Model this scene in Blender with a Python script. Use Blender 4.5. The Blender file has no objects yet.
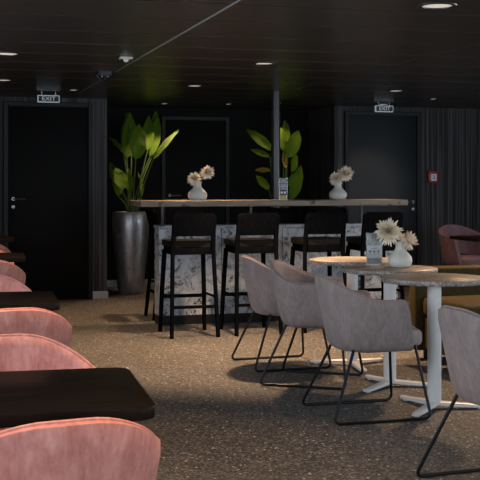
import bpy, bmesh, math, random
from mathutils import Vector, Matrix
random.seed(7)
PI = math.pi
scene = bpy.context.scene
C = scene.collection

# ------------------------------------------------------------------ camera, world, light
EYE = 1.305           # camera height
F = 1100.0            # focal length in pixels of the 480 px frame
YAW = math.radians(16.0)
RGT = Vector((math.cos(YAW), -math.sin(YAW), 0)); FWD = Vector((math.sin(YAW), math.cos(YAW), 0))
cam_d = bpy.data.cameras.new('camera'); cam = bpy.data.objects.new('camera', cam_d); C.objects.link(cam)
cam.location = (0, 0, EYE); cam.rotation_euler = (PI/2, 0, -YAW)
cam_d.sensor_width = 36; cam_d.lens = 36*F/480; cam_d.shift_y = -58/480; cam_d.clip_start = 0.05
scene.camera = cam
scene.view_settings.view_transform = 'Standard'; scene.view_settings.look = 'None'
scene.view_settings.exposure = 0.16; scene.view_settings.gamma = 1.0; scene.view_settings.use_curve_mapping = False

w = bpy.data.worlds.new('daylight'); scene.world = w; w.use_nodes = True
bg = w.node_tree.nodes['Background']; bg.inputs[0].default_value = (0.82, 0.91, 1.0, 1); bg.inputs[1].default_value = 4.4

def area(name, loc, rot, sx, sy):
    l = bpy.data.lights.new(name, 'AREA'); l.shape = 'RECTANGLE'; l.size = sx; l.size_y = sy
    l.cycles.is_portal = True
    o = bpy.data.objects.new(name, l); C.objects.link(o); o.location = loc; o.rotation_euler = rot
    return o
XL, XR, YB, YF, HC = -1.0, 7.6, -3.0, 12.25, 2.235
SILL, HEAD = 0.85, 1.95
area('window_portal', (XL-0.02, 3.0, 1.4), (0, -PI/2, 0), HEAD-SILL, 9.6)
area('window_portal', (XR+0.02, 3.8, 1.4), (0, PI/2, 0), HEAD-SILL, 11.2)
area('window_portal', (3.3, YB-0.02, 1.25), (PI/2, 0, 0), 7.6, 1.7)

WARM = (1.0, 0.62, 0.34)
SPOT_W = 95.0

# ------------------------------------------------------------------ helpers
def at(px, D, z=0.0):
    """world point at depth D that lies on image column px"""
    v = RGT*((px-240)/F*D) + FWD*D
    return Vector((v.x, v.y, z))
def floor_at(px, y): return at(px, F*EYE/(y-182.0))

def link(name, bm, mat, parent=None, smooth=True, ang=35, mods=None):
    me = bpy.data.meshes.new(name)
    bmesh.ops.recalc_face_normals(bm, faces=bm.faces)
    bm.to_mesh(me); bm.free()
    for m in (mat if isinstance(mat, (list, tuple)) else [mat]): me.materials.append(m)
    if smooth:
        for p in me.polygons: p.use_smooth = True
        try: me.set_sharp_from_angle(angle=math.radians(ang))
        except Exception: pass
    o = bpy.data.objects.new(name, me); C.objects.link(o)
    if parent: o.parent = parent
    return o
def tag(o, label=None, cat=None, group=None, kind=None):
    if label: o['label'] = label
    if cat: o['category'] = cat
    if group: o['group'] = group
    if kind: o['kind'] = kind
    return o
def thing(name, label, cat, loc=(0,0,0), rz=0.0, group=None):
    o = bpy.data.objects.new(name, None); C.objects.link(o); o.empty_display_size = 0.1
    o.location = loc; o.rotation_euler = (0, 0, rz)
    return tag(o, label, cat, group)
def struct(name, bm, mat, parent=None, smooth=False):
    o = link(name, bm, mat, parent, smooth)
    if not parent: o['kind'] = 'structure'
    return o
def dup(root, loc, rz, label, group=None, scale=None):
    kids = {}
    for ob in list(C.objects):
        if ob.parent: kids.setdefault(ob.parent.name, []).append(ob)
    def cp(o, parent):
        c = o.copy(); C.objects.link(c)
        if parent: c.parent = parent
        for k in kids.get(o.name, []): cp(k, c)
        return c
    r = cp(root, None); r.location = loc; r.rotation_euler = (0, 0, rz); r['label'] = label
    if group: r['group'] = group
    if scale: r.scale = scale
    return r

def box(bm, c, s, rot=None, bev=0.0, seg=2):
    b = bmesh.new(); bmesh.ops.create_cube(b, size=1)
    bmesh.ops.scale(b, vec=Vector(s), verts=b.verts)
    if bev > 0: bmesh.ops.bevel(b, geom=b.edges[:], offset=bev, segments=seg, affect='EDGES', profile=0.5)
    if rot is not None: bmesh.ops.rotate(b, cent=(0,0,0), matrix=rot, verts=b.verts)
    bmesh.ops.translate(b, vec=Vector(c), verts=b.verts)
    t = bpy.data.meshes.new('t'); b.to_mesh(t); b.free(); bm.from_mesh(t); bpy.data.meshes.remove(t)
    return bm
def mm(a, b, bev=0.0):   # box between two corners
    bm = bmesh.new()
    return box(bm, [(a[i]+b[i])/2 for i in range(3)], [abs(b[i]-a[i]) for i in range(3)], bev=bev)
def tube(bm, pts, r, n=10, caps=True, closed=False):
    pts = [Vector(p) for p in pts]; N = len(pts)
    rs = r if isinstance(r, (list, tuple)) else [r]*N
    rings = []; prev = None
    for i, p in enumerate(pts):
        if closed: t = pts[(i+1) % N]-pts[i-1]
        else: t = (pts[i+1]-p if i == 0 else (p-pts[i-1] if i == N-1 else pts[i+1]-pts[i-1]))
        t.normalize()
        if prev is None:
            u = t.cross(Vector((0,0,1)))
            if u.length < 1e-3: u = t.cross(Vector((0,1,0)))
        else: u = prev - t*prev.dot(t)
        u.normalize(); prev = u; v = t.cross(u)
        rings.append([bm.verts.new(p + (u*math.cos(2*PI*k/n)+v*math.sin(2*PI*k/n))*rs[i]) for k in range(n)])
    for i in range(N if closed else N-1):
        a, b = rings[i], rings[(i+1) % N]
        for k in range(n): bm.faces.new((a[k], a[(k+1)%n], b[(k+1)%n], b[k]))
    if caps and not closed: bm.faces.new(rings[0][::-1]); bm.faces.new(rings[-1])
    return bm
def fillet(pts, rad, n=6):
    pts = [Vector(p) for p in pts]; out = [pts[0]]
    for i in range(1, len(pts)-1):
        a, b, c = pts[i-1], pts[i], pts[i+1]
        d1 = (a-b); d2 = (c-b); r = min(rad, d1.length*.45, d2.length*.45)
        p1 = b+d1.normalized()*r; p2 = b+d2.normalized()*r
        for k in range(n+1):
            t = k/n; out.append(p1*(1-t)**2 + b*2*t*(1-t) + p2*t*t)
    return out+[pts[-1]]
def lathe(bm, prof, n=40, c=(0,0,0), rib=0, amp=0.0):
    rings = []
    for r, z in prof:
        if r < 1e-5: rings.append([bm.verts.new((c[0], c[1], c[2]+z))])
        else: rings.append([bm.verts.new((c[0]+(r*(1+amp*math.cos(rib*2*PI*k/n)))*math.cos(2*PI*k/n), c[1]+(r*(1+amp*math.cos(rib*2*PI*k/n)))*math.sin(2*PI*k/n), c[2]+z)) for k in range(n)])
    for a, b in zip(rings, rings[1:]):
        for k in range(n):
            k2 = (k+1) % n
            if len(a) == 1 and len(b) == 1: continue
            if len(a) == 1: bm.faces.new((a[0], b[k2], b[k]))
            elif len(b) == 1: bm.faces.new((a[k], a[k2], b[0]))
            else: bm.faces.new((a[k], a[k2], b[k2], b[k]))
    return bm
def prism(bm, poly, z0, z1, bev=0.0, seg=3):
    b = bmesh.new()
    lo = [b.verts.new((x, y, z0)) for x, y in poly]; hi = [b.verts.new((x, y, z1)) for x, y in poly]
    n = len(poly)
    b.faces.new(lo[::-1]); top = b.faces.new(hi)
    for i in range(n): b.faces.new((lo[i], lo[(i+1)%n], hi[(i+1)%n], hi[i]))
    if bev > 0:
        ed = [e for e in b.edges if abs(e.verts[0].co.z-e.verts[1].co.z) < 1e-6]
        bmesh.ops.bevel(b, geom=ed, offset=bev, segments=seg, affect='EDGES', profile=0.5)
    t = bpy.data.meshes.new('t'); b.to_mesh(t); b.free(); bm.from_mesh(t); bpy.data.meshes.remove(t)
    return bm
def rrect(x0, y0, x1, y1, r, n=6):
    out = []
    for cx, cy, a0 in ((x1-r, y1-r, 0), (x0+r, y1-r, 90), (x0+r, y0+r, 180), (x1-r, y0+r, 270)):
        for k in range(n+1):
            a = math.radians(a0+90*k/n); out.append((cx+r*math.cos(a), cy+r*math.sin(a)))
    return out

# ------------------------------------------------------------------ materials
def mat(name, col, rough=0.5, metal=0.0, spec=0.5, sheen=0.0, trans=0.0, emit=None, estr=0.0, coat=0.0):
    m = bpy.data.materials.new(name); m.use_nodes = True
    p = m.node_tree.nodes['Principled BSDF']
    p.inputs['Base Color'].default_value = (*col, 1); p.inputs['Roughness'].default_value = rough
    p.inputs['Metallic'].default_value = metal; p.inputs['Specular IOR Level'].default_value = spec
    p.inputs['Sheen Weight'].default_value = sheen; p.inputs['Sheen Roughness'].default_value = 0.4
    p.inputs['Transmission Weight'].default_value = trans; p.inputs['Coat Weight'].default_value = coat
    if emit: p.inputs['Emission Color'].default_value = (*emit, 1); p.inputs['Emission Strength'].default_value = estr
    return m
class NT:
    def __init__(s, m): s.t = m.node_tree; s.p = s.t.nodes['Principled BSDF']
    def n(s, ty, **kw):
        nd = s.t.nodes.new(ty)
        for k, v in kw.items():
            if k in nd.inputs.keys() if hasattr(nd.inputs, 'keys') else False: nd.inputs[k].default_value = v
            else: setattr(nd, k, v)
        return nd
    def l(s, a, b): s.t.links.new(a, b)
    def coords(s, scale=(1,1,1), space='Object'):
        tc = s.n('ShaderNodeTexCoord'); mp = s.n('ShaderNodeMapping'); mp.inputs['Scale'].default_value = scale
        s.l(tc.outputs[space], mp.inputs[0]); return mp.outputs[0]
    def noise(s, vec, scale, detail=3, rough=0.5, dist=0.0):
        nd = s.n('ShaderNodeTexNoise'); nd.inputs['Scale'].default_value = scale; nd.inputs['Detail'].default_value = detail
        nd.inputs['Roughness'].default_value = rough; nd.inputs['Distortion'].default_value = dist
        s.l(vec, nd.inputs['Vector']); return nd.outputs[0]
    def ramp(s, fac, stops):
        r = s.n('ShaderNodeValToRGB'); e = r.color_ramp.elements
        while len(e) < len(stops): e.new(0.5)
        for el, (pos, c) in zip(e, stops): el.position = pos; el.color = (*c, 1)
        s.l(fac, r.inputs[0]); return r.outputs[0]
    def mix(s, fac, a, b, mode='MIX'):
        m = s.n('ShaderNodeMix', data_type='RGBA', blend_type=mode)
        if isinstance(fac, float): m.inputs[0].default_value = fac
        else: s.l(fac, m.inputs[0])
        for i, v in ((6, a), (7, b)):
            if isinstance(v, tuple): m.inputs[i].default_value = (*v, 1)
            else: s.l(v, m.inputs[i])
        return m.outputs[2]
    def bump(s, h, strength=0.3, dist=0.01):
        b = s.n('ShaderNodeBump'); b.inputs['Strength'].default_value = strength; b.inputs['Distance'].default_value = dist
        s.l(h, b.inputs['Height']); s.l(b.outputs[0], s.p.inputs['Normal'])
    def color(s, c): s.l(c, s.p.inputs['Base Color'])

def velvet(name, dark, light, sh=0.35):
    m = mat(name, light, 0.75, sheen=sh, spec=0.25); t = NT(m)
    v = t.coords((1, 1, 0.45))
    n1 = t.noise(v, 13, 6, 0.7, 0.9); n2 = t.noise(v, 60, 2)
    f = t.mix(0.35, n1, n2)
    t.color(t.ramp(f, [(0.32, dark), (0.5, tuple((a+b)/2 for a, b in zip(dark, light))), (0.66, light)]))
    t.p.inputs['Sheen Tint'].default_value = (*light, 1)
    t.bump(n2, 0.08, 0.004)
    return m
M_grey = velvet('grey_velvet', (0.215, 0.178, 0.176), (0.36, 0.302, 0.297))
M_pink = velvet('pink_velvet', (0.42, 0.145, 0.12), (0.72, 0.34, 0.29))
M_mauve = velvet('mauve_velvet', (0.13, 0.075, 0.095), (0.23, 0.145, 0.175))
M_olive = velvet('olive_velvet', (0.018, 0.013, 0.004), (0.062, 0.042, 0.006), 0.03)
M_blackmetal = mat('black_metal', (0.006, 0.006, 0.007), 0.4, 0.0, spec=0.25)
M_black_plastic = mat('black_plastic', (0.015, 0.015, 0.017), 0.4)
M_stool = mat('black_stained_wood', (0.012, 0.012, 0.013), 0.5, spec=0.0)
t = NT(M_stool); t.color(t.ramp(t.noise(t.coords((30, 30, 3)), 3, 3), [(0.3, (0.002, 0.0026, 0.0036)), (0.7, (0.005, 0.0062, 0.0085))]))
M_seatbrown = mat('dark_brown_leather', (0.014, 0.012, 0.010), 0.5, spec=0.05)
M_white = mat('white_lacquered_metal', (0.72, 0.72, 0.72), 0.35)
M_steel = mat('brushed_steel', (0.45, 0.45, 0.46), 0.35, 1.0)
M_handle = mat('dark_satin_metal', (0.22, 0.21, 0.20), 0.35, 1.0)
M_chrome = mat('satin_chrome', (0.6, 0.6, 0.6), 0.25, 1.0)

# dark table laminate
M_tabletop = mat('black_wood_laminate', (0.016, 0.013, 0.011), 0.30, spec=0.04); t = NT(M_tabletop)
t.color(t.ramp(t.noise(t.coords((3, 40, 3)), 2, 4), [(0.3, (0.006, 0.005, 0.0045)), (0.75, (0.014, 0.011, 0.009))]))

# floor : speckled flecked flooring
M_floor = mat('flecked_floor', (0.1, 0.09, 0.08), 0.62, spec=0.35); t = NT(M_floor); v = t.coords()
vo = t.n('ShaderNodeTexVoronoi'); vo.inputs['Scale'].default_value = 105; t.l(v, vo.inputs['Vector'])
vo2 = t.n('ShaderNodeTexVoronoi'); vo2.inputs['Scale'].default_value = 55; t.l(v, vo2.inputs['Vector'])
sp = t.n('ShaderNodeSeparateColor'); t.l(vo.outputs['Color'], sp.inputs[0])
sp2 = t.n('ShaderNodeSeparateColor'); t.l(vo2.outputs['Color'], sp2.inputs[0])
base = t.ramp(sp.outputs[0], [(0.0, (0.026, 0.026, 0.026)), (0.4, (0.070, 0.068, 0.067)), (0.75, (0.135, 0.129, 0.124)), (1.0, (0.27, 0.255, 0.24))])
chip = t.ramp(sp2.outputs[1], [(0.935, (0, 0, 0)), (0.95, (1, 1, 1))])
dd = t.ramp(vo2.outputs['Distance'], [(0.30, (1, 1, 1)), (0.42, (0, 0, 0))])
cf = t.mix(1.0, chip, dd, 'MULTIPLY')
c1 = t.mix(cf, base, (0.66, 0.63, 0.59))
big = t.ramp(t.noise(v, 1.2, 3), [(0.3, (0.85, 0.85, 0.85)), (0.7, (1.12, 1.12, 1.12))])
t.color(t.mix(1.0, c1, big, 'MULTIPLY')); t.bump(sp.outputs[0], 0.15, 0.002)

# ceiling
M_ceil = mat('dark_ceiling_panel', (0.02, 0.018, 0.016), 0.30); t = NT(M_ceil)
t.color(t.ramp(t.noise(t.coords((1.5, 60, 1)), 2, 5, 0.7), [(0.3, (0.010, 0.0098, 0.009)), (0.7, (0.058, 0.056, 0.052))]))
M_gap = mat('ceiling_void', (0.004, 0.004, 0.004), 0.9)

# ribbed wall covering
M_wall = mat('dark_ribbed_wallcovering', (0.03, 0.03, 0.033), 0.6, spec=0.3); t = NT(M_wall)
n1 = t.noise(t.coords((62, 62, 0.45)), 1.0, 3, 0.6)
t.color(t.ramp(n1, [(0.36, (0.012, 0.012, 0.013)), (0.5, (0.040, 0.040, 0.043)), (0.64, (0.11, 0.108, 0.115))]))
t.bump(n1, 0.6, 0.008)
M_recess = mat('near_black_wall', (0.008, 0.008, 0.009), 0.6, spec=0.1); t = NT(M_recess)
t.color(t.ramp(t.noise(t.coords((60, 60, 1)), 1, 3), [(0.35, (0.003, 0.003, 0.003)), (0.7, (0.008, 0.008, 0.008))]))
M_plain = mat('dark_painted_wall', (0.05, 0.05, 0.055), 0.7)
M_doorblack = mat('matte_black_door', (0.0035, 0.0035, 0.0038), 0.55, spec=0.12)
M_doordaylit = mat('daylight_tinted_black_door', (0.014, 0.019, 0.024), 0.42, spec=0.3)  # bluish daylight reflection mixed into the black door's base colour
M_frame = mat('black_door_frame', (0.006, 0.006, 0.007), 0.45, spec=0.25)

# marble
M_marble = mat('grey_veined_marble', (0.4, 0.42, 0.46), 0.25); t = NT(M_marble); v = t.coords()
wp = t.n('ShaderNodeVectorMath', operation='ADD'); nz_ = t.n('ShaderNodeTexNoise'); nz_.inputs['Scale'].default_value = 9; nz_.inputs['Detail'].default_value = 4
sc_ = t.n('ShaderNodeVectorMath', operation='SCALE'); sc_.inputs['Scale'].default_value = 0.16
t.l(v, nz_.inputs['Vector']); t.l(nz_.outputs['Color'], sc_.inputs[0]); t.l(v, wp.inputs[0]); t.l(sc_.outputs[0], wp.inputs[1])
vc = t.n('ShaderNodeTexVoronoi', feature='DISTANCE_TO_EDGE'); vc.inputs['Scale'].default_value = 8; t.l(wp.outputs[0], vc.inputs['Vector'])
veins = t.ramp(vc.outputs['Distance'], [(0.0, (0.16, 0.16, 0.17)), (0.02, (0.45, 0.45, 0.47)), (0.05, (1, 1, 1))])
msk = t.ramp(t.noise(v, 7, 3), [(0.48, (0, 0, 0)), (0.62, (1, 1, 1))])
veins = t.mix(msk, (1.0, 1.0, 1.0), veins)
blot = t.ramp(t.noise(wp.outputs[0], 13, 6, 0.7, 0.4), [(0.36, (0.10, 0.10, 0.11)), (0.43, (0.55, 0.56, 0.58)), (0.50, (0.85, 0.86, 0.88)), (0.62, (1, 1, 1))])
cc = t.mix(1.0, veins, blot, 'MULTIPLY')
t.color(t.mix(1.0, cc, (0.52, 0.58, 0.66), 'MULTIPLY'))

# bar ledge (weathered wood) and stone table tops
M_ledge = mat('weathered_light_wood', (0.4, 0.33, 0.26), 0.5); t = NT(M_ledge)
n1 = t.noise(t.coords((3, 40, 40)), 1, 5, 0.7); n2 = t.noise(t.coords((9, 9, 9)), 1, 4, 0.6)
g = t.ramp(n1, [(0.3, (0.14, 0.11, 0.085)), (0.7, (0.32, 0.25, 0.19))])
k = t.ramp(n2, [(0.33, (0.16, 0.12, 0.10)), (0.42, (1, 1, 1))])
t.color(t.mix(1.0, g, k, 'MULTIPLY'))
M_stone = mat('speckled_stone_top', (0.3, 0.27, 0.24), 0.42); t = NT(M_stone); v = t.coords()
vo = t.n('ShaderNodeTexVoronoi'); vo.inputs['Scale'].default_value = 170; t.l(v, vo.inputs['Vector'])
sp = t.n('ShaderNodeSeparateColor'); t.l(vo.outputs['Color'], sp.inputs[0])
a = t.ramp(sp.outputs[0], [(0.0, (0.11, 0.10, 0.095)), (0.5, (0.24, 0.22, 0.20)), (0.9, (0.40, 0.37, 0.33)), (1, (0.6, 0.56, 0.5))])
t.color(t.mix(1.0, a, t.ramp(t.noise(v, 14, 5, 0.7), [(0.3, (0.75, 0.75, 0.75)), (0.7, (1.2, 1.2, 1.2))]), 'MULTIPLY'))

M_ceramic = mat('matt_white_ceramic', (0.62, 0.62, 0.58), 0.35)
M_petal = mat('cream_white_petals', (0.86, 0.77, 0.62), 0.6); t = NT(M_petal); t.p.inputs['Subsurface Weight'].default_value = 0.0
M_heart = mat('yellow_flower_heart', (0.7, 0.52, 0.18), 0.7)
M_stem = mat('green_stem', (0.06, 0.11, 0.02), 0.5)
M_leaf = mat('glossy_green_leaf', (0.10, 0.20, 0.03), 0.5, spec=0.15); t = NT(M_leaf)
wv = t.n('ShaderNodeTexWave'); wv.inputs['Scale'].default_value = 14; wv.inputs['Distortion'].default_value = 1.0; t.l(t.coords(space='UV'), wv.inputs['Vector'])
t.color(t.mix(t.noise(t.coords(), 5, 3), (0.05, 0.13, 0.012), (0.15, 0.27, 0.015))); t.bump(wv.outputs['Fac'], 0.25, 0.004)
tb = t.n('ShaderNodeBsdfTranslucent'); tb.inputs[0].default_value = (0.30, 0.42, 0.02, 1); ms = t.n('ShaderNodeMixShader'); ms.inputs[0].default_value = 0.25
t.l(t.p.outputs[0], ms.inputs[1]); t.l(tb.outputs[0], ms.inputs[2]); t.l(ms.outputs[0], t.t.nodes['Material Output'].inputs[0])
M_leafdry = mat('yellowing_leaf', (0.42, 0.30, 0.03), 0.5)
M_pot = mat('hammered_metal_planter', (0.20, 0.20, 0.215), 0.33, 0.8); t = NT(M_pot)
n1 = t.noise(t.coords((1, 1, 0.5)), 16, 5, 0.7, 0.8)
t.color(t.ramp(n1, [(0.3, (0.28, 0.27, 0.275)), (0.7, (0.62, 0.62, 0.66))])); t.bump(n1, 0.35, 0.01)
t.l(t.ramp(n1, [(0.3, (0.42, 0.42, 0.42)), (0.7, (0.26, 0.26, 0.26))]), t.p.inputs['Roughness'])
M_soil = mat('dark_potting_soil', (0.02, 0.014, 0.009), 0.95)
M_acrylic = mat('clear_acrylic', (0.85, 0.9, 0.93), 0.08, trans=0.9)
M_card = mat('white_card', (0.75, 0.78, 0.82), 0.5)
M_cardgrey = mat('grey_print', (0.16, 0.17, 0.19), 0.5)
M_cardwarm = mat('tan_print', (0.28, 0.18, 0.10), 0.5)
M_cardyellow = mat('yellow_print', (0.45, 0.40, 0.10), 0.5)
M_redprint = mat('dark_red_print', (0.20, 0.05, 0.04), 0.5)
M_red = mat('red_plastic', (0.42, 0.03, 0.03), 0.35)
M_signwhite = mat('backlit_sign_white', (0.35, 0.38, 0.42), 0.5, emit=(0.75, 0.87, 1.0), estr=0.22)
M_signdark = mat('dark_green_sign_panel', (0.004, 0.012, 0.010), 0.5)
M_lens = mat('warm_lamp_lens', (0.8, 0.75, 0.7), 0.4, emit=(1.0, 0.88, 0.76), estr=0.45)
M_ring = mat('downlight_trim', (0.10, 0.10, 0.10), 0.35, 0.8)

# ------------------------------------------------------------------ room shell
struct('floor', mm((XL-.15, YB-.15, -0.12), (XR+.15, 13.75, 0)), M_floor)
# ceiling: transverse planks with open joints, on a dark backing
bm = bmesh.new(); PW = 0.62; seams = [XL-.15, -0.47, 1.55, 3.57, 5.45, XR+.15]
y = YB-.15+0.02
while y < 13.75:
    y2 = min(y+PW-0.014, 13.75)
    for a, b in zip(seams, seams[1:]):
        box(bm, ((a+b)/2, (y+y2)/2, HC+0.0125), (b-a-0.012, y2-y, 0.025), bev=0.007, seg=1)
    y += PW
box(bm, ((XL+XR)/2, (YB+13.6)/2, HC+0.05), (XR-XL+.3, 13.75-YB+.15, 0.05))
struct('ceiling', bm, M_ceil)
struct('trim_1', mm((1.548, YB, HC-0.004), (1.552, 13.58, HC+0.02)), mat('pale_aluminium', (0.40, 0.40, 0.39), 0.5, 0.6))

def side_wall(name, x0, x1, y0, y1, s0, s1, nwin, along='y'):
    """wall with a band of window openings"""
    bm = bmesh.new(); e = [y0 + (y1-y0)*i/nwin for i in range(nwin+1)]
    lo, hi = (YB-.15, 13.75) if along == 'y' else (XL, XR)
    def bx(a, b, z0, z1):
        if b-a < 1e-4: return
        if along == 'y': box(bm, ((x0+x1)/2, (a+b)/2, (z0+z1)/2), (x1-x0, b-a, z1-z0))
        else: box(bm, ((a+b)/2, (x0+x1)/2, (z0+z1)/2), (b-a, x1-x0, z1-z0))
    bx(lo, hi, 0, s0); bx(lo, hi, s1, HC); bx(lo, y0, s0, s1); bx(y1, hi, s0, s1)
    post = 0.08
    for i in range(1, nwin): bx(e[i]-post, e[i]+post, s0, s1)
    struct(name, bm, M_plain)
    out = []
    for i in range(nwin): out.append((e[i]+(post if i else 0), e[i+1]-(post if i < nwin-1 else 0)))
    return out
wn = 0
def windows(spans, x0, x1, s0, s1, along):
    global wn
    xm = (x0+x1)/2
    for a, b in spans:
        wn += 1; bm = bmesh.new(); fw = 0.04
        def bx(p, q, z0, z1):
            if along == 'y': box(bm, (xm, (p+q)/2, (z0+z1)/2), (0.06, q-p, z1-z0))
            else: box(bm, ((p+q)/2, xm, (z0+z1)/2), (q-p, 0.06, z1-z0))
        bx(a, b, s0, s0+fw); bx(a, b, s1-fw, s1); bx(a, a+fw, s0+fw, s1-fw); bx(b-fw, b, s0+fw, s1-fw)
        struct('window_%d' % wn, bm, M_frame)
windows(side_wall('wall_left', XL-.15, XL, -1.8, 7.8, SILL, HEAD, 5), XL-.15, XL, SILL, HEAD, 'y')
windows(side_wall('wall_right', XR, XR+.15, -1.8, 9.4, SILL, HEAD, 6), XR, XR+.15, SILL, HEAD, 'y')
windows(side_wall('wall_back', YB-.15, YB, -0.5, 7.1, 0.4, 2.1, 3, 'x'), YB-.15, YB, 0.4, 2.1, 'x')
XA, XB, YR, YRC = 1.963, 4.82, 12.6, 13.6
struct('wall_front_left', mm((XL, YF, 0), (XA, 13.75, HC)), M_wall)
struct('wall_front_right', mm((XB, YR, 0), (XR, 13.75, HC)), M_wall)
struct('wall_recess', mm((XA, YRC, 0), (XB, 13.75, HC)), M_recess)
struct('baseboard_front_left', mm((1.80, YF-0.012, 0), (XA+0.012, YF, 0.085)), M_steel)
struct('baseboard_recess_left', mm((XA, YF, 0), (XA+0.012, YRC, 0.085)), M_steel)
struct('baseboard_recess', mm((XA+0.012, YRC-0.012, 0), (2.86, YRC, 0.085)), M_steel)
struct('baseboard_front_right', mm((5.97, YR-0.012, 0), (XR, YR, 0.085)), M_blackmetal)
struct('trim_2', mm((XB-0.012, YR-0.014, 0), (XB+0.02, YR, HC)), M_frame)

def door(n, x0, x1, yf, top, m, hside, hz, fw=0.05):
    bm = bmesh.new()
    box(bm, (x0-fw/2, yf-0.02, (top+fw)/2), (fw, 0.04, top+fw), bev=0.004)
    box(bm, (x1+fw/2, yf-0.02, (top+fw)/2), (fw, 0.04, top+fw), bev=0.004)
    box(bm, ((x0+x1)/2, yf-0.02, top+fw/2), (x1-x0, 0.04, fw), bev=0.004)
    fr = struct('door_%d' % n, bm, M_frame)
    link('door_leaf', mm((x0+.004, yf-0.022, 0.008), (x1-.004, yf-0.002, top-.004), 0.002), m, fr)
    hx = x0+0.055 if hside < 0 else x1-0.055; s = -hside
    bm = bmesh.new()
    tube(bm, [(hx, yf-0.022, hz), (hx, yf-0.034, hz)], 0.020, 20)
    tube(bm, fillet([(hx, yf-0.03, hz), (hx, yf-0.075, hz), (hx+s*0.13, yf-0.075, hz)], 0.02), 0.009, 10)
    link('door_handle', bm, M_handle, fr)
    bm = bmesh.new(); tube(bm, [(hx, yf-0.022, hz-.085), (hx, yf-0.034, hz-.085)], 0.018, 20)
    link('keyhole_plate', bm, M_handle, fr)
    return fr
door(1, 0.876, 1.75, YF, 2.135, M_doorblack, -1, 1.12)
door(2, 2.916, 3.70, YRC, 2.085, M_doorblack, -1, 1.135)
door(3, 4.99, 5.90, YR, 2.125, M_doordaylit, 1, 1.055)
# narrow vertical jamb beside door 1
struct('trim_3', mm((0.775, YF-0.03, 0), (0.80, YF, HC)), M_frame)

# ------------------------------------------------------------------ ceiling fittings
def spot(parent, power, size=1.75, blend=0.55, z=-0.02):
    l = bpy.data.lights.new('lamp_glow', 'SPOT'); l.energy = power; l.color = WARM; l.spot_size = size; l.spot_blend = blend
    l.shadow_soft_size = 0.06
    o = bpy.data.objects.new('lamp_glow', l); C.objects.link(o); o.parent = parent; o.location = (0, 0, z)
def downlight(x, y, r, label, power=SPOT_W, size=1.6, blend=0.5):
    th = thing('ceiling_downlight', label, 'ceiling light', (x, y, HC), 0, 'round ceiling downlights')
    bm = bmesh.new(); lathe(bm, [(r*.78, -0.001), (r*.80, -0.008), (r, -0.007), (r*1.03, -0.001), (r*.78, -0.001)], 36)
    link('trim_ring', bm, M_ring, th)
    bm = bmesh.new(); lathe(bm, [(0, -0.006), (r*.5, -0.0055), (r*.775, -0.003)], 36); link('lens', bm, M_lens, th)
    if power > 0: spot(th, power, size, blend)
    return th
DL = [ # x, y, radius, power, label
 (2.59, 5.27, .10, 0.18, 'largest round downlight in dark ceiling at top right of the picture'),
 (2.55, 8.21, .085, 4.8, 'round ceiling downlight in front of the top of the round pillar'),
 (2.50, 10.30, .085, 1.6, 'round ceiling downlight above the left half of the bar ledge'),
 (2.72, 12.72, .06, 0.5, 'small round downlight in ceiling over the tall metal planter'),
 (0.57, 8.10, .10, 1.4, 'half cut round downlight in ceiling at left picture edge, the nearer one'),
 (0.69, 10.20, .085, 0.8, 'round ceiling downlight at left picture edge near the exit sign'),
 (1.44, 11.10, .06, 0.35, 'small round downlight in ceiling right of the left exit sign'),
 (5.25, 12.12, .085, 0.25, 'round ceiling downlight just in front of the right exit sign'),
 (5.45, 11.20, .05, 0.2, 'small ceiling downlight right of the right exit sign'),
 (3.47, 12.60, .05, 0.0, 'tiny downlight in ceiling over the closed recess door'),
 (4.00, 12.30, .045, 0.12, 'tiny downlight in ceiling above the leafy plant behind the pillar'),
 (0.62, 0.20, .10, 0.4, 'added ceiling downlight above the nearest black table'),  # from here down: added lamps, placed to make the warm light pools
 (0.66, 2.20, .10, 1.1, 'added ceiling downlight between the two nearest black tables'),  # added lamp, warms the back of the nearest pink chair
 (0.62, 4.40, .10, 1.6, 'added ceiling downlight above the second pair of pink chairs'),  # added lamp, warms the turned pink chair back at the second table
 (2.59, 3.00, .10, 0.15, 'added ceiling downlight above the nearest grey chair'),  # added lamp, weak fill over the near floor
 (4.35, 7.50, .085, 2.6, 'added ceiling downlight above the olive sofa'),  # added lamp with a wide cone, warms round tables and turned chair
 (3.90, 6.20, .085, 0.1, 'added ceiling downlight right of the round tables'),  # added lamp, kept faint so the nearest round table stays grey
 (4.60, 10.30, .085, 0.8, 'added ceiling downlight above the right end of the bar'),  # added lamp, extra warm light on the bar's right end
]
for x, y, r, p, lb in DL: downlight(x, y, r, lb, SPOT_W*p, 2.25 if 'olive sofa' in lb else 1.6)

# small square fitting
th = thing('ceiling_sensor', 'small pale rectangular sensor on dark ceiling left of the metal ceiling strip', 'sensor', (1.44, 8.1, HC))
bm = bmesh.new(); box(bm, (0, 0, -0.009), (0.09, 0.09, 0.016), bev=0.004); link('sensor_body', bm, M_ceramic, th)
bm = bmesh.new(); lathe(bm, [(0, -0.040), (0.015, -0.038), (0.02, -0.018)], 20); link('sensor_eye', bm, M_ceramic, th)
# dome camera with bracket
th = thing('security_camera', 'black dome security camera with a silver bracket under the dark ceiling', 'camera', at(104, 9.3, HC))
bm = bmesh.new(); lathe(bm, [(0, -0.001), (0.075, -0.001), (0.075, -0.03), (0.06, -0.036), (0, -0.036)], 28); link('mounting_plate', bm, M_black_plastic, th)
bm = bmesh.new(); lathe(bm, [(0.05, -0.036), (0.048, -0.055), (0.034, -0.075), (0.015, -0.084), (0, -0.086)], 24); link('dome', bm, mat('smoked_dome', (0.01, 0.01, 0.012), 0.08), th)
bm = bmesh.new(); tube(bm, [(-0.06, -0.02, -0.036), (-0.03, -0.05, -0.075)], 0.008, 8); link('bracket', bm, M_chrome, th)

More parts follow.
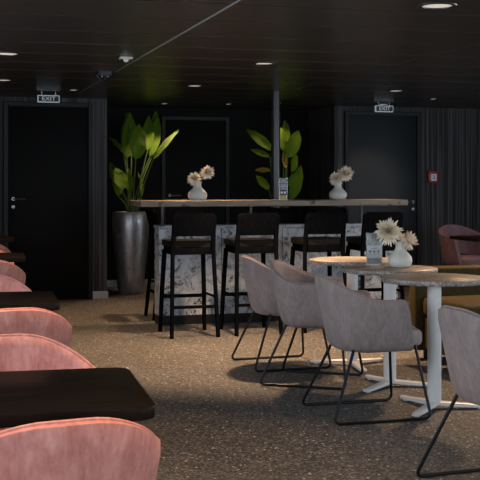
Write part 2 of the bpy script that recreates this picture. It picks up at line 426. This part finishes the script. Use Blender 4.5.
def text_mesh(s, size, depth=0.001):
    cu = bpy.data.curves.new('t', 'FONT'); cu.body = s; cu.size = size; cu.extrude = depth; cu.align_x = 'CENTER'; cu.align_y = 'CENTER'
    o = bpy.data.objects.new('t', cu); C.objects.link(o)
    bpy.context.view_layer.update()
    me = bpy.data.meshes.new_from_object(o.evaluated_get(bpy.context.evaluated_depsgraph_get()))
    bpy.data.objects.remove(o); bm = bmesh.new(); bm.from_mesh(me); bpy.data.meshes.remove(me)
    return bm
def exit_sign(loc, label):
    th = thing('exit_sign', label, 'sign', loc, 0)
    W, H = 0.225, 0.075
    bm = bmesh.new(); box(bm, (0, 0, -0.035-H/2), (W, 0.03, H), bev=0.004); link('sign_frame', bm, M_signwhite, th)
    bm = bmesh.new(); box(bm, (0, -0.0165, -0.035-H/2), (W-0.018, 0.003, H-0.018)); link('sign_panel', bm, M_signdark, th)
    bm = text_mesh('EXIT', 0.058); bmesh.ops.scale(bm, vec=(1.2, 1, 1), verts=bm.verts)
    bmesh.ops.rotate(bm, cent=(0,0,0), matrix=Matrix.Rotation(PI/2, 3, 'X'), verts=bm.verts)
    bmesh.ops.translate(bm, vec=(0, -0.0195, -0.035-H/2), verts=bm.verts); link('sign_lettering', bm, M_signwhite, th, smooth=False)
    for k in (-0.07, 0.07):
        bm = bmesh.new(); tube(bm, [(k, 0, -0.036), (k, 0, 0)], 0.005, 8); link('hanger', bm, M_steel, th)
exit_sign(at(48.5, 11.35, HC), 'lit exit sign hanging from the ceiling before the black door at left')
exit_sign(at(384, 12.9, HC), 'lit exit sign hanging from the ceiling before the daylight-tinted black door at right')

# fire alarm call point
th = thing('fire_alarm_box', 'red fire alarm call point with white window on the dark ribbed wall', 'fire alarm', (6.12, YR, 1.37))
bm = bmesh.new(); box(bm, (0, -0.025, 0), (0.14, 0.05, 0.15), bev=0.008); link('housing', bm, M_red, th)
bm = bmesh.new(); box(bm, (0, -0.052, -0.008), (0.075, 0.004, 0.085)); link('glass_window', bm, mat('white_break_glass', (0.8, 0.83, 0.9), 0.3), th)
bm = bmesh.new(); box(bm, (0, -0.0555, 0.012), (0.04, 0.003, 0.008)); box(bm, (0, -0.0555, -0.022), (0.04, 0.003, 0.008)); box(bm, (0, -0.0555, -0.005), (0.010, 0.003, 0.03)); link('printed_mark', bm, M_cardgrey, th)

# pillar
M_pill = mat('dark_grey_enamel', (0.045, 0.045, 0.046), 0.3, 0.4)
pp = at(275.6, 11.3)
bm = bmesh.new(); tube(bm, [(0, 0, 0), (0, 0, HC-0.001)], 0.047, 32); pl = link('round_pillar', bm, M_pill)
pl.location = pp; tag(pl, 'slim round dark grey pillar rising from floor to ceiling behind the bar', 'pillar')

# ------------------------------------------------------------------ tub chairs
def tub_chair(name, label, cm, loc, rz, group, hb=0.78, ha=0.661):
    """faces local +X"""
    th = thing(name, label, 'chair', loc, rz, group)
    NS = 44
    def outline(s, v, inset):
        fr = 0.185 - 0.045*v
        rx = 0.175 + 0.085*v - inset; ry = 0.245+0.045*v - inset
        k = 1-0.16*math.exp(-v/0.05)
        rx *= k; ry *= k
        cx = -0.035; a = abs(s)
        if a < 0.62:
            g = (a/0.62)*PI/2; e = 0.95
            x = cx - rx*abs(math.cos(g))**e; yy = ry*abs(math.sin(g))**e
        else:
            q = (a-0.62)/0.38; x = cx + (fr-cx)*q; yy = ry - 0.012*q*q
        return x, math.copysign(yy, s)
    def ztop(s):
        a = abs(s); q = min(1, max(0, (a-.05)/.62)); z = ha + (hb-ha)*(1-q*q*(3-2*q))
        u = max(0, (a-0.90)/0.10); z -= 0.05*(1-math.sqrt(max(0, 1-u*u)))
        return z
    bm = bmesh.new(); rings = []; ZB = 0.372; TH = 0.036
    vs = [0, .015, .04, .09, .2, .35, .5, .65, .8, .92]
    for i in range(NS+1):
        s = -1+2*i/NS; zt = ztop(s); ring = []
        for v in vs:
            x, yy = outline(s, v, 0); ring.append((x, yy, ZB+(zt-0.012-ZB)*v))
        x, yy = outline(s, 1, 0.004); ring.append((x, yy, zt-0.006))
        x, yy = outline(s, 1, TH*.5); ring.append((x, yy, zt))
        x, yy = outline(s, 1, TH-.004); ring.append((x, yy, zt-0.006))
        for v in (.9, .7, .5, .3):
            x, yy = outline(s, v, TH); ring.append((x, yy, ZB+(zt-ZB)*v))
        rings.append([bm.verts.new(p) for p in ring])
    m = len(rings[0])
    for a, b in zip(rings, rings[1:]):
        for k in range(m-1): bm.faces.new((a[k], a[k+1], b[k+1], b[k]))
    bm.faces.new([b for b in rings[0]]); bm.faces.new([b for b in rings[-1]][::-1])
    bm.faces.new([r[0] for r in rings])                     # underside
    link('shell', bm, cm, th, ang=60)
    # piping along the rim's outer edge
    bm = bmesh.new(); pts = []
    for i in range(NS+1):
        s = -0.985+1.97*i/NS; x, yy = outline(s, 1, TH*.5); pts.append((x, yy, ztop(s)+0.001))
    tube(bm, pts, 0.0045, 6); link('piping', bm, cm, th)
    # cushion
    poly = []
    for i in range(NS+1):
        s = -1+2*i/NS; x, yy = outline(s, 0.35, TH+0.004)
        poly.append((min(x, 0.20), yy))
    q = [(0.262, poly[-1][1]*0.80), (0.280, poly[-1][1]*0.45), (0.284, 0), (0.280, -poly[-1][1]*0.45), (0.262, -poly[-1][1]*0.80)]
    poly = poly+q
    bm = bmesh.new(); prism(bm, poly[::-1], 0.392, 0.485, bev=0.03, seg=4); link('seat_cushion', bm, cm, th, ang=60)
    for sy in (-1, 1):
        bm = bmesh.new()
        p = fillet([(-0.145, sy*0.165, 0.385), (-0.300, sy*0.268, 0.009), (0.270, sy*0.268, 0.009), (0.215, sy*0.175, 0.40)], 0.045, 7)
        tube(bm, p, 0.0085, 10); link('leg', bm, M_blackmetal, th)
    bm = bmesh.new(); tube(bm, [(-0.145, -0.165, 0.378), (-0.145, 0.165, 0.378)], 0.008, 8); link('crossbar', bm, M_blackmetal, th)
    return th
G1 = 'grey tub chairs along the round tables'
def cw(X, D): 
    v = RGT*X+FWD*D; return Vector((v.x, v.y, 0))
c3 = cw(.717, 6.22)
grey = tub_chair('tub_chair', 'grey velvet tub chair with black sled legs, whole shell in view beside the round tables', M_grey, c3, 0.0, G1)
dup(grey, cw(.300, 7.87), math.radians(2), 'grey velvet tub chair nearest to the bar, leftmost of the grey chairs', G1)
dup(grey, cw(.490, 7.22), math.radians(-34), 'grey velvet tub chair turned towards the camera, its warm lit inner back showing', G1)
dup(grey, cw(1.148, 4.70), math.radians(6), 'grey velvet tub chair cut by the right picture edge, nearest to the camera', G1)

G2 = 'pink tub chairs along the black tables'
pink = tub_chair('tub_chair', 'pink velvet tub chair at bottom left, largest and nearest, seen from behind', M_pink, cw(-.49, 2.66), math.radians(98), G2)
dup(pink, cw(-.70, 3.50), math.radians(-86), 'pink velvet tub chair on the far side of the nearest black table', G2)
dup(pink, cw(-1.03, 4.80), math.radians(96), 'pink velvet tub chair on the near side of the second black table, back turned', G2)
dup(pink, cw(-1.38, 5.98), math.radians(-90), 'pink velvet tub chair on the far side of the second black table', G2)
dup(pink, cw(-1.78, 7.62), math.radians(92), 'pink velvet tub chair on the near side of the third black table', G2)
dup(pink, cw(-2.12, 8.90), math.radians(-90), 'pink velvet tub chair on the far side of the third black table, a pale sliver', G2)
dup(pink, cw(-2.36, 9.95), math.radians(90), 'farthest pink velvet tub chair, dark sliver before the last black table', G2)

tub_chair('tub_chair', 'mauve velvet tub chair by the dark ribbed wall at far right', M_mauve, cw(2.50, 12.15), math.radians(-78), None, 0.82, 0.72)

# ------------------------------------------------------------------ black tables
def black_table(label, loc, rz, group, L=1.35, W=0.60, H=0.757):
    """origin under the middle of the right end; top runs to local -X"""
    th = thing('dining_table', label, 'table', loc, rz, group)
    bm = bmesh.new(); prism(bm, rrect(-L, -W/2, 0, W/2, 0.045), H-0.032, H, bev=0.004, seg=2); link('tabletop', bm, M_tabletop, th)
    bm = bmesh.new(); tube(bm, [(-L/2, 0, 0.02), (-L/2, 0, H-0.04)], 0.038, 24); link('column', bm, M_blackmetal, th)
    bm = bmesh.new(); lathe(bm, [(0, 0), (0.26, 0), (0.26, 0.008), (0.05, 0.024), (0, 0.024)], 40, c=(-L/2, 0, 0)); link('foot_plate', bm, M_blackmetal, th)
    bm = bmesh.new(); box(bm, (-L/2, 0, H-0.036), (0.5, 0.34, 0.008)); link('mounting_plate', bm, M_steel, th)
    return th
G3 = 'black tables along the left windows'
bt = black_table('nearest black rectangular table, in front at left between pink chairs', at(141, 2.97), math.radians(-3), G3)
dup(bt, at(56, 5.25), math.radians(-3), 'second black rectangular table from the camera, at left', G3)
dup(bt, at(24.5, 8.27), math.radians(-3), 'third black rectangular table from the camera, cut by the left edge', G3)
dup(bt, at(14, 10.9), math.radians(-3), 'farthest black rectangular table, before the black door at left', G3)
black_table('black table in front of the mauve tub chair at far right', at(529, 11.15), math.radians(0), None, L=0.75)

# ------------------------------------------------------------------ round tables
def round_table(label, X, D, ang):
    th = thing('round_table', label, 'table', cw(X, D), 0, 'round stone topped tables')
    R = 0.302; H = 0.757
    bm = bmesh.new(); lathe(bm, [(0, H-0.028), (R-0.003, H-0.028), (R, H-0.025), (R, H-0.003), (R-0.003, H), (0, H)], 72); link('tabletop', bm, M_stone, th, ang=50)
    bm = bmesh.new(); tube(bm, [(0, 0, 0.03), (0, 0, H-0.034)], 0.04, 32); link('column', bm, M_white, th, ang=50)
    bm = bmesh.new(); lathe(bm, [(0, H-0.034), (0.13, H-0.034), (0.13, H-0.028), (0, H-0.028)], 32); link('mounting_plate', bm, M_white, th)
    for k in range(3):
        a = math.radians(ang+k*120)-YAW; b = bmesh.new(); L = 0.31
        prof = [(0.0, 0.030, 0.026, 0.046), (0.06, 0.028, 0.020, 0.042), (0.16, 0.026, 0.014, 0.034), (0.26, 0.025, 0.010, 0.026), (0.295, 0.02, 0.010, 0.026), (0.31, 0.008, 0.011, 0.023)]
        prev = None
        for d, hw, z0, z1 in prof:
            r = [b.verts.new((d, yy, zz)) for yy, zz in ((-hw, z0), (hw, z0), (hw, z1-.004), (hw*.7, z1), (-hw*.7, z1), (-hw, z1-.004))]
            if prev:
                for i in range(6): b.faces.new((prev[i], prev[(i+1)%6], r[(i+1)%6], r[i]))
            else: b.faces.new(r)
            prev = r
        b.faces.new(prev[::-1]); tube(b, [(0.265, 0, 0), (0.265, 0, 0.013)], 0.016, 12)
        bmesh.ops.rotate(b, cent=(0,0,0), matrix=Matrix.Rotation(a, 3, 'Z'), verts=b.verts)
        link('base_arm', b, M_white, th)
    return th
round_table('round grey stone-topped table nearest to the camera, behind the cut off grey chair', 1.12, 6.34, 119)
round_table('round stone-topped table carrying the white vase, middle one of three', .958, 7.03, 112)
round_table('round stone-topped table nearest to the bar, farthest of three', .797, 7.81, 160)

# ------------------------------------------------------------------ bar
BX = at(159.5, 10.0)                      # left front foot of the marble front
bx0, by0 = BX.x, BX.y; bx1 = bx0+2.36; LD = at(141, 9.72)
bar = thing('bar_counter', 'bar with grey marble front under a light wooden ledge', 'bar', (bx0, by0, 0))
Lb = bx1-bx0
bm = bmesh.new(); box(bm, (Lb/2, 0.12, 0.485), (Lb, 0.20, 0.80)); box(bm, (Lb/2, 0.11, 0.892), (Lb+0.02, 0.24, 0.03), bev=0.004)
link('marble_front', bm, M_marble, bar)
bm = bmesh.new(); box(bm, (Lb/2, 0.115, 0.0425), (Lb, 0.19, 0.085)); link('plinth', bm, M_blackmetal, bar)
for k in range(1, 4):
    bm = bmesh.new(); box(bm, (Lb*k/4, 0.0185, 0.485), (0.004, 0.003, 0.79)); link('panel_joint', bm, M_blackmetal, bar)
bm = bmesh.new(); box(bm, (LD.x-bx0+1.285, LD.y-by0+0.28, 1.110), (2.57, 0.56, 0.052), bev=0.006)
link('ledge', bm, M_ledge, bar)
for x in (0.05, 0.90, 2.02):
    bm = bmesh.new(); box(bm, (x, 0.12, 0.996), (0.022, 0.022, 0.178)); box(bm, (x, 0.12, 1.081), (0.09, 0.09, 0.006)); link('ledge_post', bm, M_pill, bar)
LT = 1.1365

# bar stools
def bar_stool(label, loc, rz, group):
    """faces local +Y, backrest on the -Y side"""
    th = thing('bar_stool', label, 'bar stool', loc, rz, group)
    def leg(p, r0=0.021, r1=0.018):
        bm = bmesh.new(); n = len(p); rs = [r1+(r0-r1)*min(1, i/(n-1)*1.6) for i in range(n)]
        tube(bm, p, rs, 10); return bm
    for s in (-1, 1):
        link('leg', leg(fillet([(s*0.200, -0.245, 0), (s*0.176, -0.175, 0.70), (s*0.172, -0.185, 0.80), (s*0.168, -0.225, 0.985)], 0.08, 4)), M_stool, th)
        link('leg', leg([(s*0.200, 0.225, 0), (s*0.188, 0.20, 0.35), (s*0.172, 0.17, 0.70)]), M_stool, th)
    # seat: saddle panel with apron
    bm = bmesh.new(); poly = rrect(-0.20, -0.175, 0.20, 0.20, 0.05)
    prism(bm, poly, 0.736, 0.786, bev=0.018, seg=4); link('seat', bm, M_seatbrown, th)
    bm = bmesh.new()
    box(bm, (0, -0.165, 0.703), (0.345, 0.022, 0.062), bev=0.003); box(bm, (0, 0.165, 0.703), (0.345, 0.022, 0.062), bev=0.003)
    for s in (-1, 1): box(bm, (s*0.170, 0, 0.703), (0.022, 0.34, 0.062), bev=0.003)
    link('seat_frame', bm, M_stool, th)
    # backrest: curved panel with rounded corners
    b = bmesh.new(); nx, nz = 24, 10; W2 = 0.188; z0, z1 = 0.825, 1.012; rings = [[], []]
    for sd in (0, 1):
        for j in range(nz+1):
            row = []
            v = j/nz; z = z0+(z1-z0)*v
            ex = 0
            if z > z1-0.035: q = (z-(z1-0.035))/0.035; ex = 0.035*(1-math.sqrt(max(0, 1-q*q)))
            elif z < z0+0.012: q = ((z0+0.012)-z)/0.012; ex = 0.012*(1-math.sqrt(max(0, 1-q*q)))
            for i in range(nx+1):
                u = -1+2*i/nx; x = u*(W2-ex)
                yy = -0.235 - 0.10*(v-0.5)*0.3 + 0.030*u*u - 0.012 + (0.018 if sd else 0)
                row.append(b.verts.new((x, yy-0.02*v, z)))
            rings[sd].append(row)
    for sd in (0, 1):
        for j in range(nz):
            for i in range(nx): b.faces.new((rings[sd][j][i], rings[sd][j][i+1], rings[sd][j+1][i+1], rings[sd][j+1][i]))
    for j in range(nz):
        for i in (0, nx): b.faces.new((rings[0][j][i], rings[0][j+1][i], rings[1][j+1][i], rings[1][j][i]))
    for i in range(nx):
        for j in (0, nz): b.faces.new((rings[0][j][i], rings[0][j][i+1], rings[1][j][i+1], rings[1][j][i]))
    link('backrest', b, M_stool, th, ang=40)
    bm = bmesh.new(); box(bm, (0, 0.208, 0.30), (0.365, 0.022, 0.030), bev=0.004); link('footrest', bm, M_stool, th)
    bm = bmesh.new(); box(bm, (0, -0.222, 0.250), (0.365, 0.018, 0.026), bev=0.004); link('stretcher', bm, M_stool, th)
    for s in (-1, 1):
        bm = bmesh.new(); tube(bm, [(s*0.190, -0.212, 0.325), (s*0.190, 0.205, 0.325)], 0.011, 8); link('stretcher', bm, M_stool, th)
    th.scale = (1, 1, 1.03)
    return th
G4 = 'black bar stools in front of the bar'; G5 = 'black bar stools behind the bar'
def stool_pos(px, D): return at(px, D*1.012)+Vector((0, 0.235, 0))
st = bar_stool('black wooden bar stool before the bar, leftmost in the front row', stool_pos(194.8, 9.10), 0, G4)
dup(st, stool_pos(258.3, 9.26), math.radians(1), 'black wooden bar stool before the bar, second from left in the front row', G4)
dup(st, stool_pos(326.8, 9.45), math.radians(-1), 'black wooden bar stool before the bar, third from left in the front row', G4)
dup(st, stool_pos(383.5, 9.60), 0, 'black wooden bar stool before the bar, behind the card stand, rightmost', G4)
dup(st, cw(-.63, 10.62), math.radians(-90), 'black wooden bar stool at the left end of the bar beside the tall planter', 'black bar stools at the bar end')
dup(st, at(194, 11.28)+Vector((0, -.1, 0)), math.radians(180), 'black bar stool behind the bar, hidden behind the leftmost front stool', G5)
dup(st, at(281, 11.1)+Vector((0, -.26, 0)), math.radians(180), 'black bar stool behind the bar beside the round pillar', G5)
dup(st, at(334.5, 11.3)+Vector((0, -.1, 0)), math.radians(180), 'blue-lit black bar stool behind the bar, above the third front stool', G5)

# ------------------------------------------------------------------ vases and flowers
def vase(label, loc, h, group, name='flower_vase', sq=1.0):
    th = thing(name, label, 'vase', loc, 0, group); k = h/0.165
    prof = [(0, 0), (0.050, 0), (0.062, 0.006), (0.073, 0.025), (0.0765, 0.045), (0.072, 0.066), (0.056, 0.088), (0.038, 0.106), (0.0305, 0.122), (0.029, 0.140), (0.031, 0.155), (0.0345, 0.165), (0.031, 0.165), (0.027, 0.155), (0.025, 0.14), (0.026, 0.12), (0.03, 0.10), (0, 0.09)]
    bm = bmesh.new(); lathe(bm, [(r*k*sq, z*k) for r, z in prof], 96, rib=24, amp=0.012); link('vase_body', bm, M_ceramic, th, ang=70)
    return th
def bloom(label, root, head, R, nrm, group, seed=0, name='chrysanthemum'):
    """root, head: world points (stem runs between), nrm: direction the flower faces"""
    rnd = random.Random(seed); head = Vector(head); root = Vector(root)
    th = thing(name, label, 'flower', root, 0, group); hd = head-root; n = Vector(nrm).normalized()
    u = n.cross(Vector((0, 0, 1))).normalized(); v = n.cross(u)
    bm = bmesh.new()
    for lay, (cnt, tilt, ln) in enumerate(((26, -22, .92), (26, 0, 1.0), (26, 18, 1.0), (24, 36, .92), (20, 54, .78), (14, 70, .62), (8, 82, .5))):
        for i in range(cnt):
            a = 2*PI*(i+rnd.random()*.7)/cnt; tl = math.radians(tilt+rnd.uniform(-9, 9)); L = R*ln*rnd.uniform(.82, 1.08)
            d = (u*math.cos(a)+v*math.sin(a)); side = d.cross(n); wd = R*0.085
            prev = None
            for q in range(6):
                t_ = q/5; ang = tl + 0.5*t_*(0.6 if lay > 1 else -0.35)
                p = hd + (d*math.cos(ang)+n*math.sin(ang))*L*t_
                ww = wd*(0.35+1.3*t_*(1-t_)*2)*(1 if q < 5 else 0.25); cup = n*ww*0.35
                r = [bm.verts.new(p-side*ww+cup), bm.verts.new(p), bm.verts.new(p+side*ww+cup)]
                if prev:
                    bm.faces.new((prev[0], prev[1], r[1], r[0])); bm.faces.new((prev[1], prev[2], r[2], r[1]))
                prev = r
    link('petals', bm, M_petal, th, ang=80)
    bm = bmesh.new(); bmesh.ops.create_icosphere(bm, subdivisions=2, radius=R*0.14); bmesh.ops.translate(bm, vec=hd+n*R*.12, verts=bm.verts); link('flower_heart', bm, M_heart, th)
    bm = bmesh.new(); mid = Vector((hd.x*.25, hd.y*.25, hd.z*.55)); tube(bm, [Vector((0,0,0)), mid, hd-n*R*.1], 0.003, 6); link('stem', bm, M_stem, th)
    bm = bmesh.new()
    for s in (-1, 1):
        e = hd*0.75+u*s*R*.55-n*R*.2; w_ = R*.14; m_ = (hd*.6+e)/2+n*.004
        a_, b_, c_, d_ = [bm.verts.new(q) for q in (hd*.55, m_+Vector((0,0,w_)), e, m_-Vector((0,0,w_)))]
        bm.faces.new((a_, b_, c_, d_))
    link('leaf', bm, M_stem, th)
    return th
G6 = 'white ribbed flower vases'; G7 = 'cream chrysanthemums in the vases'
cam_n = -FWD
def up(p, z): return Vector((p.x, p.y, z))
# middle round table vase
TT = 0.757
vp = cw(1.03, 7.07); vase('white vase holding flowers on the middle round table', up(vp, TT), 0.165, G6)
r0 = up(vp, TT+.10)
def off(p, dx, dy, z): q = p+RGT*dx+FWD*dy; return up(q, z)
bloom('large cream chrysanthemum leaning left in the vase on the round table', r0, off(vp, -.078, -.02, TT+.230), .096, cam_n*.8+Vector((-.2, 0, .35)), G7, 1)
bloom('smaller cream chrysanthemum leaning right in the vase on the round table', r0, off(vp, .050, .0, TT+.168), .074, cam_n*.3+RGT*.6+Vector((0, 0, .45)), G7, 2)
bloom('small chrysanthemum at the neck centre of the round table vase', r0, off(vp, .015, .03, TT+.185), .038, Vector((0, 0, 1))+cam_n*.3, G7, 3)
# bar vases
for px, sd, nm, prs in ((197.5, 10, 'left', ((-.03, .225, .072), (.09, .285, .072))), (338, 20, 'right', ((-.02, .228, .076), (.072, .278, .084)))):
    D = 10.1 if nm == 'left' else 10.5
    vp = at(px, D); sc = 0.172 if nm == 'left' else 0.165
    vase('white vase holding flowers at the %s of the bar ledge' % nm, up(vp, LT), sc, G6, sq=1.12)
    r0 = up(vp, LT+.10)
    lab = {'left': ('left, lower flower on the left half of the bar', 'right, higher flower on the left half of the bar'),
           'right': ('lower left flower on the right half of the bar', 'higher right flower on the right half of the bar')}[nm]
    for j, (dx, z, R) in enumerate(prs):
        bloom('cream chrysanthemum, '+lab[j], r0, off(vp, dx, 0.01*j, LT+z-.03), R, cam_n*.8+RGT*(dx*4)+Vector((0, 0, .4)), G7, sd+j)

# ------------------------------------------------------------------ card stands
th = thing('card_stand', 'clear acrylic card stand with drinks card on the middle round table', 'card stand', up(cw(.88, 7.21), TT), -YAW+0.1)
bm = bmesh.new(); box(bm, (0, 0, 0.0025), (0.11, 0.06, 0.005)); box(bm, (0, 0.006, 0.11), (0.108, 0.003, 0.21)); box(bm, (0, -0.006, 0.11), (0.108, 0.002, 0.21)); link('holder', bm, M_acrylic, th)
bm = bmesh.new(); box(bm, (0, 0.001, 0.110), (0.098, 0.002, 0.20)); cd = link('card', bm, M_card, th)
bm = bmesh.new(); box(bm, (0, -0.001, 0.030), (0.098, 0.001, 0.038)); link('picture_band', bm, M_cardwarm, cd)
bm = bmesh.new(); box(bm, (0, -0.001, 0.17), (0.098, 0.001, 0.075)); link('grey_photo', bm, mat('pale_grey_print', (0.33, 0.36, 0.40), 0.5), cd)
bm = bmesh.new()
for k in (-1, 0, 1):
    x = k*0.028; a_ = [bm.verts.new(p) for p in ((x-.010, -.0018, .098), (x+.010, -.0018, .098), (x, -.0018, .083))]; bm.faces.new(a_)
    box(bm, (x, -.0018, .079), (.002, .0006, .012)); box(bm, (x, -.0018, .073), (.010, .0006, .0015))
box(bm, (0, -.0018, .113), (.030, .0006, .004))
link('printed_glasses', bm, M_redprint, cd, smooth=False)
th = thing('card_stand', 'narrow card stand with grey and yellow leaflet on bar ledge beside pillar', 'card stand', up(at(283.3, 10.25), LT), -YAW)
bm = bmesh.new(); box(bm, (0, 0, 0.003), (0.085, 0.05, 0.006)); box(bm, (0, 0.006, 0.105), (0.078, 0.003, 0.20)); link('holder', bm, M_acrylic, th)
bm = bmesh.new(); box(bm, (0, 0.001, 0.105), (0.066, 0.002, 0.195)); cd = link('leaflet', bm, mat('grey_leaflet', (0.20, 0.21, 0.235), 0.5), th)
bm = bmesh.new(); box(bm, (0, -0.001, 0.07), (0.066, 0.001, 0.040)); link('dark_band', bm, M_signdark, cd)
bm = bmesh.new(); box(bm, (0, -0.001, 0.028), (0.066, 0.001, 0.030)); link('yellow_band', bm, M_cardyellow, cd)
for z_, w_ in ((.185, .04), (.17, .05), (.14, .045), (.125, .05), (.11, .03)):
    bm = bmesh.new(); box(bm, (0, -0.001, z_), (w_, 0.0008, 0.004)); link('printed_line', bm, M_card, cd)
for x_, w_ in ((-.016, .020), (.014, .022)):
    bm = bmesh.new(); box(bm, (x_, -0.0022, .07), (w_, .0008, .02)); link('printed_symbol', bm, M_card, cd)

# ------------------------------------------------------------------ potted plants
def leaf_bm(base, tip, width, nrm, bend=0.12, fold=0.25):
    b = bmesh.new(); base = Vector(base); tip = Vector(tip); ax = tip-base; L = ax.length; ax.normalize()
    n = Vector(nrm); n = (n-ax*n.dot(ax)).normalized(); s = ax.cross(n); N = 14; K = 3
    rows = []; uvl = b.loops.layers.uv.new('UVMap')
    for i in range(N+1):
        t = i/N; w_ = width/2*(math.sin(PI*min(1, t*1.0)**0.8))**0.75 if 0 < t < 1 else 0.0015
        c = base+ax*L*t - n*(bend*L*(t*t)) + n*bend*L*0.3*t
        row = []
        for k in range(-K, K+1):
            q = k/K; row.append(b.verts.new(c+s*w_*q+n*(fold*w_*abs(q))+n*0.006*math.sin(t*17+q*2)*abs(q)))
        rows.append(row)
    for i in range(N):
        for k in range(2*K):
            f = b.faces.new((rows[i][k], rows[i][k+1], rows[i+1][k+1], rows[i+1][k]))
            for lp, (uu, vv) in zip(f.loops, ((k/(2*K), i/N), ((k+1)/(2*K), i/N), ((k+1)/(2*K), (i+1)/N), (k/(2*K), (i+1)/N))): lp[uvl].uv = (abs(uu-.5)*.5+vv, vv)
    return b
def plant(name, label, px0, D, s, pot_prof, pot_mat, ztop_pot, leaves, soil_r):
    loc = at(px0, D); th = thing(name, label, 'potted plant', loc, 0)
    bm = bmesh.new(); lathe(bm, pot_prof, 56); link('planter', bm, pot_mat, th, ang=60)
    bm = bmesh.new(); lathe(bm, [(0, ztop_pot-0.035), (soil_r, ztop_pot-0.04), (0, ztop_pot-0.045)], 28); link('soil', bm, M_soil, th)
    rnd = random.Random(3)
    for (bx_, by_, tx_, ty_, wpx, dep, rot, dry) in leaves:
        def L(px, y, d): return RGT*((px-px0)/s)+FWD*d+Vector((0, 0, EYE-(y-182)/s))
        b = L(bx_, by_, dep-.06); t_ = L(tx_, ty_, dep+.14)
        nrm = -FWD*math.cos(rot)+RGT*math.sin(rot)
        lf = link('leaf', leaf_bm(b, t_, wpx/s, nrm), M_leafdry if dry else M_leaf, th, ang=80)
        root = Vector(((b.x)*.18+rnd.uniform(-.03, .03), b.y*.18+rnd.uniform(-.03, .03), ztop_pot-0.04))
        mid = root.lerp(b, .5)+Vector(((root.x-b.x)*.12, (root.y-b.y)*.12, .03))
        bm = bmesh.new(); tube(bm, fillet([root, mid, b], .3, 6), [0.011]+[0.009]*7+[0.006], 8); link('stem', bm, M_stem, lf)
    return th
s1 = F/12.9
plant('potted_plant', 'tall broad-leaved plant in a hammered metal floor planter at left of the bar', 130.5, 12.9, s1,
  [(0, 0), (0.136, 0), (0.144, 0.01), (0.166, 0.20), (0.190, 0.42), (0.210, 0.65), (0.217, 0.82), (0.214, 0.94), (0.205, 0.955), (0.197, 0.94), (0.195, 0.88), (0, 0.87)], M_pot, 0.95,
  [(126,158,129,110,15,.16,.3,0), (124,152,122,109,10,.20,-.5,0), (138,160,141,123,17,-.22,.35,0), (148,156,156,113,13,.34,.2,0), (152,150,151,106,12,.42,-.3,0),
   (154,160,178,127,7,-.08,-.5,0), (124,153,108,134,7,.0,.7,0), (120,196,117,166,12,-.12,.4,0), (133,193,127,167,9,-.15,-.3,0), (141,196,138,170,7,.12,.9,0), (116,186,107,160,9,.18,.2,0), (124,190,119,167,14,-.16,.3,0), (130,150,126,108,12,.26,.1,0), (146,150,146,112,12,.28,.1,0)], 0.19)
s2 = F/12.95
plant('potted_plant', 'leafy plant behind the round pillar with one yellowed leaf', 281, 12.95, s2,
  [(0, 0), (0.14, 0), (0.15, 0.01), (0.19, 0.45), (0.20, 0.50), (0.19, 0.50), (0.18, 0.44), (0, 0.43)], M_pot, 0.50,
  [(272,151,246,127,10,-.08,.3,0), (270,157,250,148,6,.05,.2,0), (287,158,300,129,14,-.10,.1,0), (286,142,287,117,9,.15,.4,0), (284,152,280,126,8,-.05,-.5,0),
   (270,170,254,170,5,-.12,.2,1), (269,190,256,174,8,-.02,.2,0), (287,186,299,171,8,-.12,.2,0), (290,200,304,164,13,.05,.4,0), (292,172,298,150,9,.12,.5,0), (285,168,284,150,6,-.1,.2,1)], 0.17)

# ------------------------------------------------------------------ olive sofa
so = at(415.5, 8.05)
th = thing('sofa', 'low olive velvet sofa standing behind the round tables at right', 'sofa', so, 0)
SL = 1.7
bm = bmesh.new(); box(bm, (SL/2, 0.06, 0.375), (SL, 0.12, 0.61), bev=0.022, seg=4); link('backrest', bm, M_olive, th)
bm = bmesh.new(); box(bm, (SL/2+0.03, -0.32, 0.20), (SL-0.06, 0.62, 0.24), bev=0.02, seg=3); link('base', bm, M_olive, th)
bm = bmesh.new(); box(bm, (SL/2+0.03, -0.325, 0.395), (SL-0.02, 0.64, 0.15), bev=0.05, seg=5); link('seat_cushion', bm, M_olive, th)
for x, y_ in ((0.1, 0.04), (SL-.1, 0.04), (0.12, -0.56), (SL-.12, -0.56)):
    bm = bmesh.new(); tube(bm, [(x, y_, 0), (x, y_, 0.09)], [0.014, 0.02], 12); link('leg', bm, M_blackmetal, th)
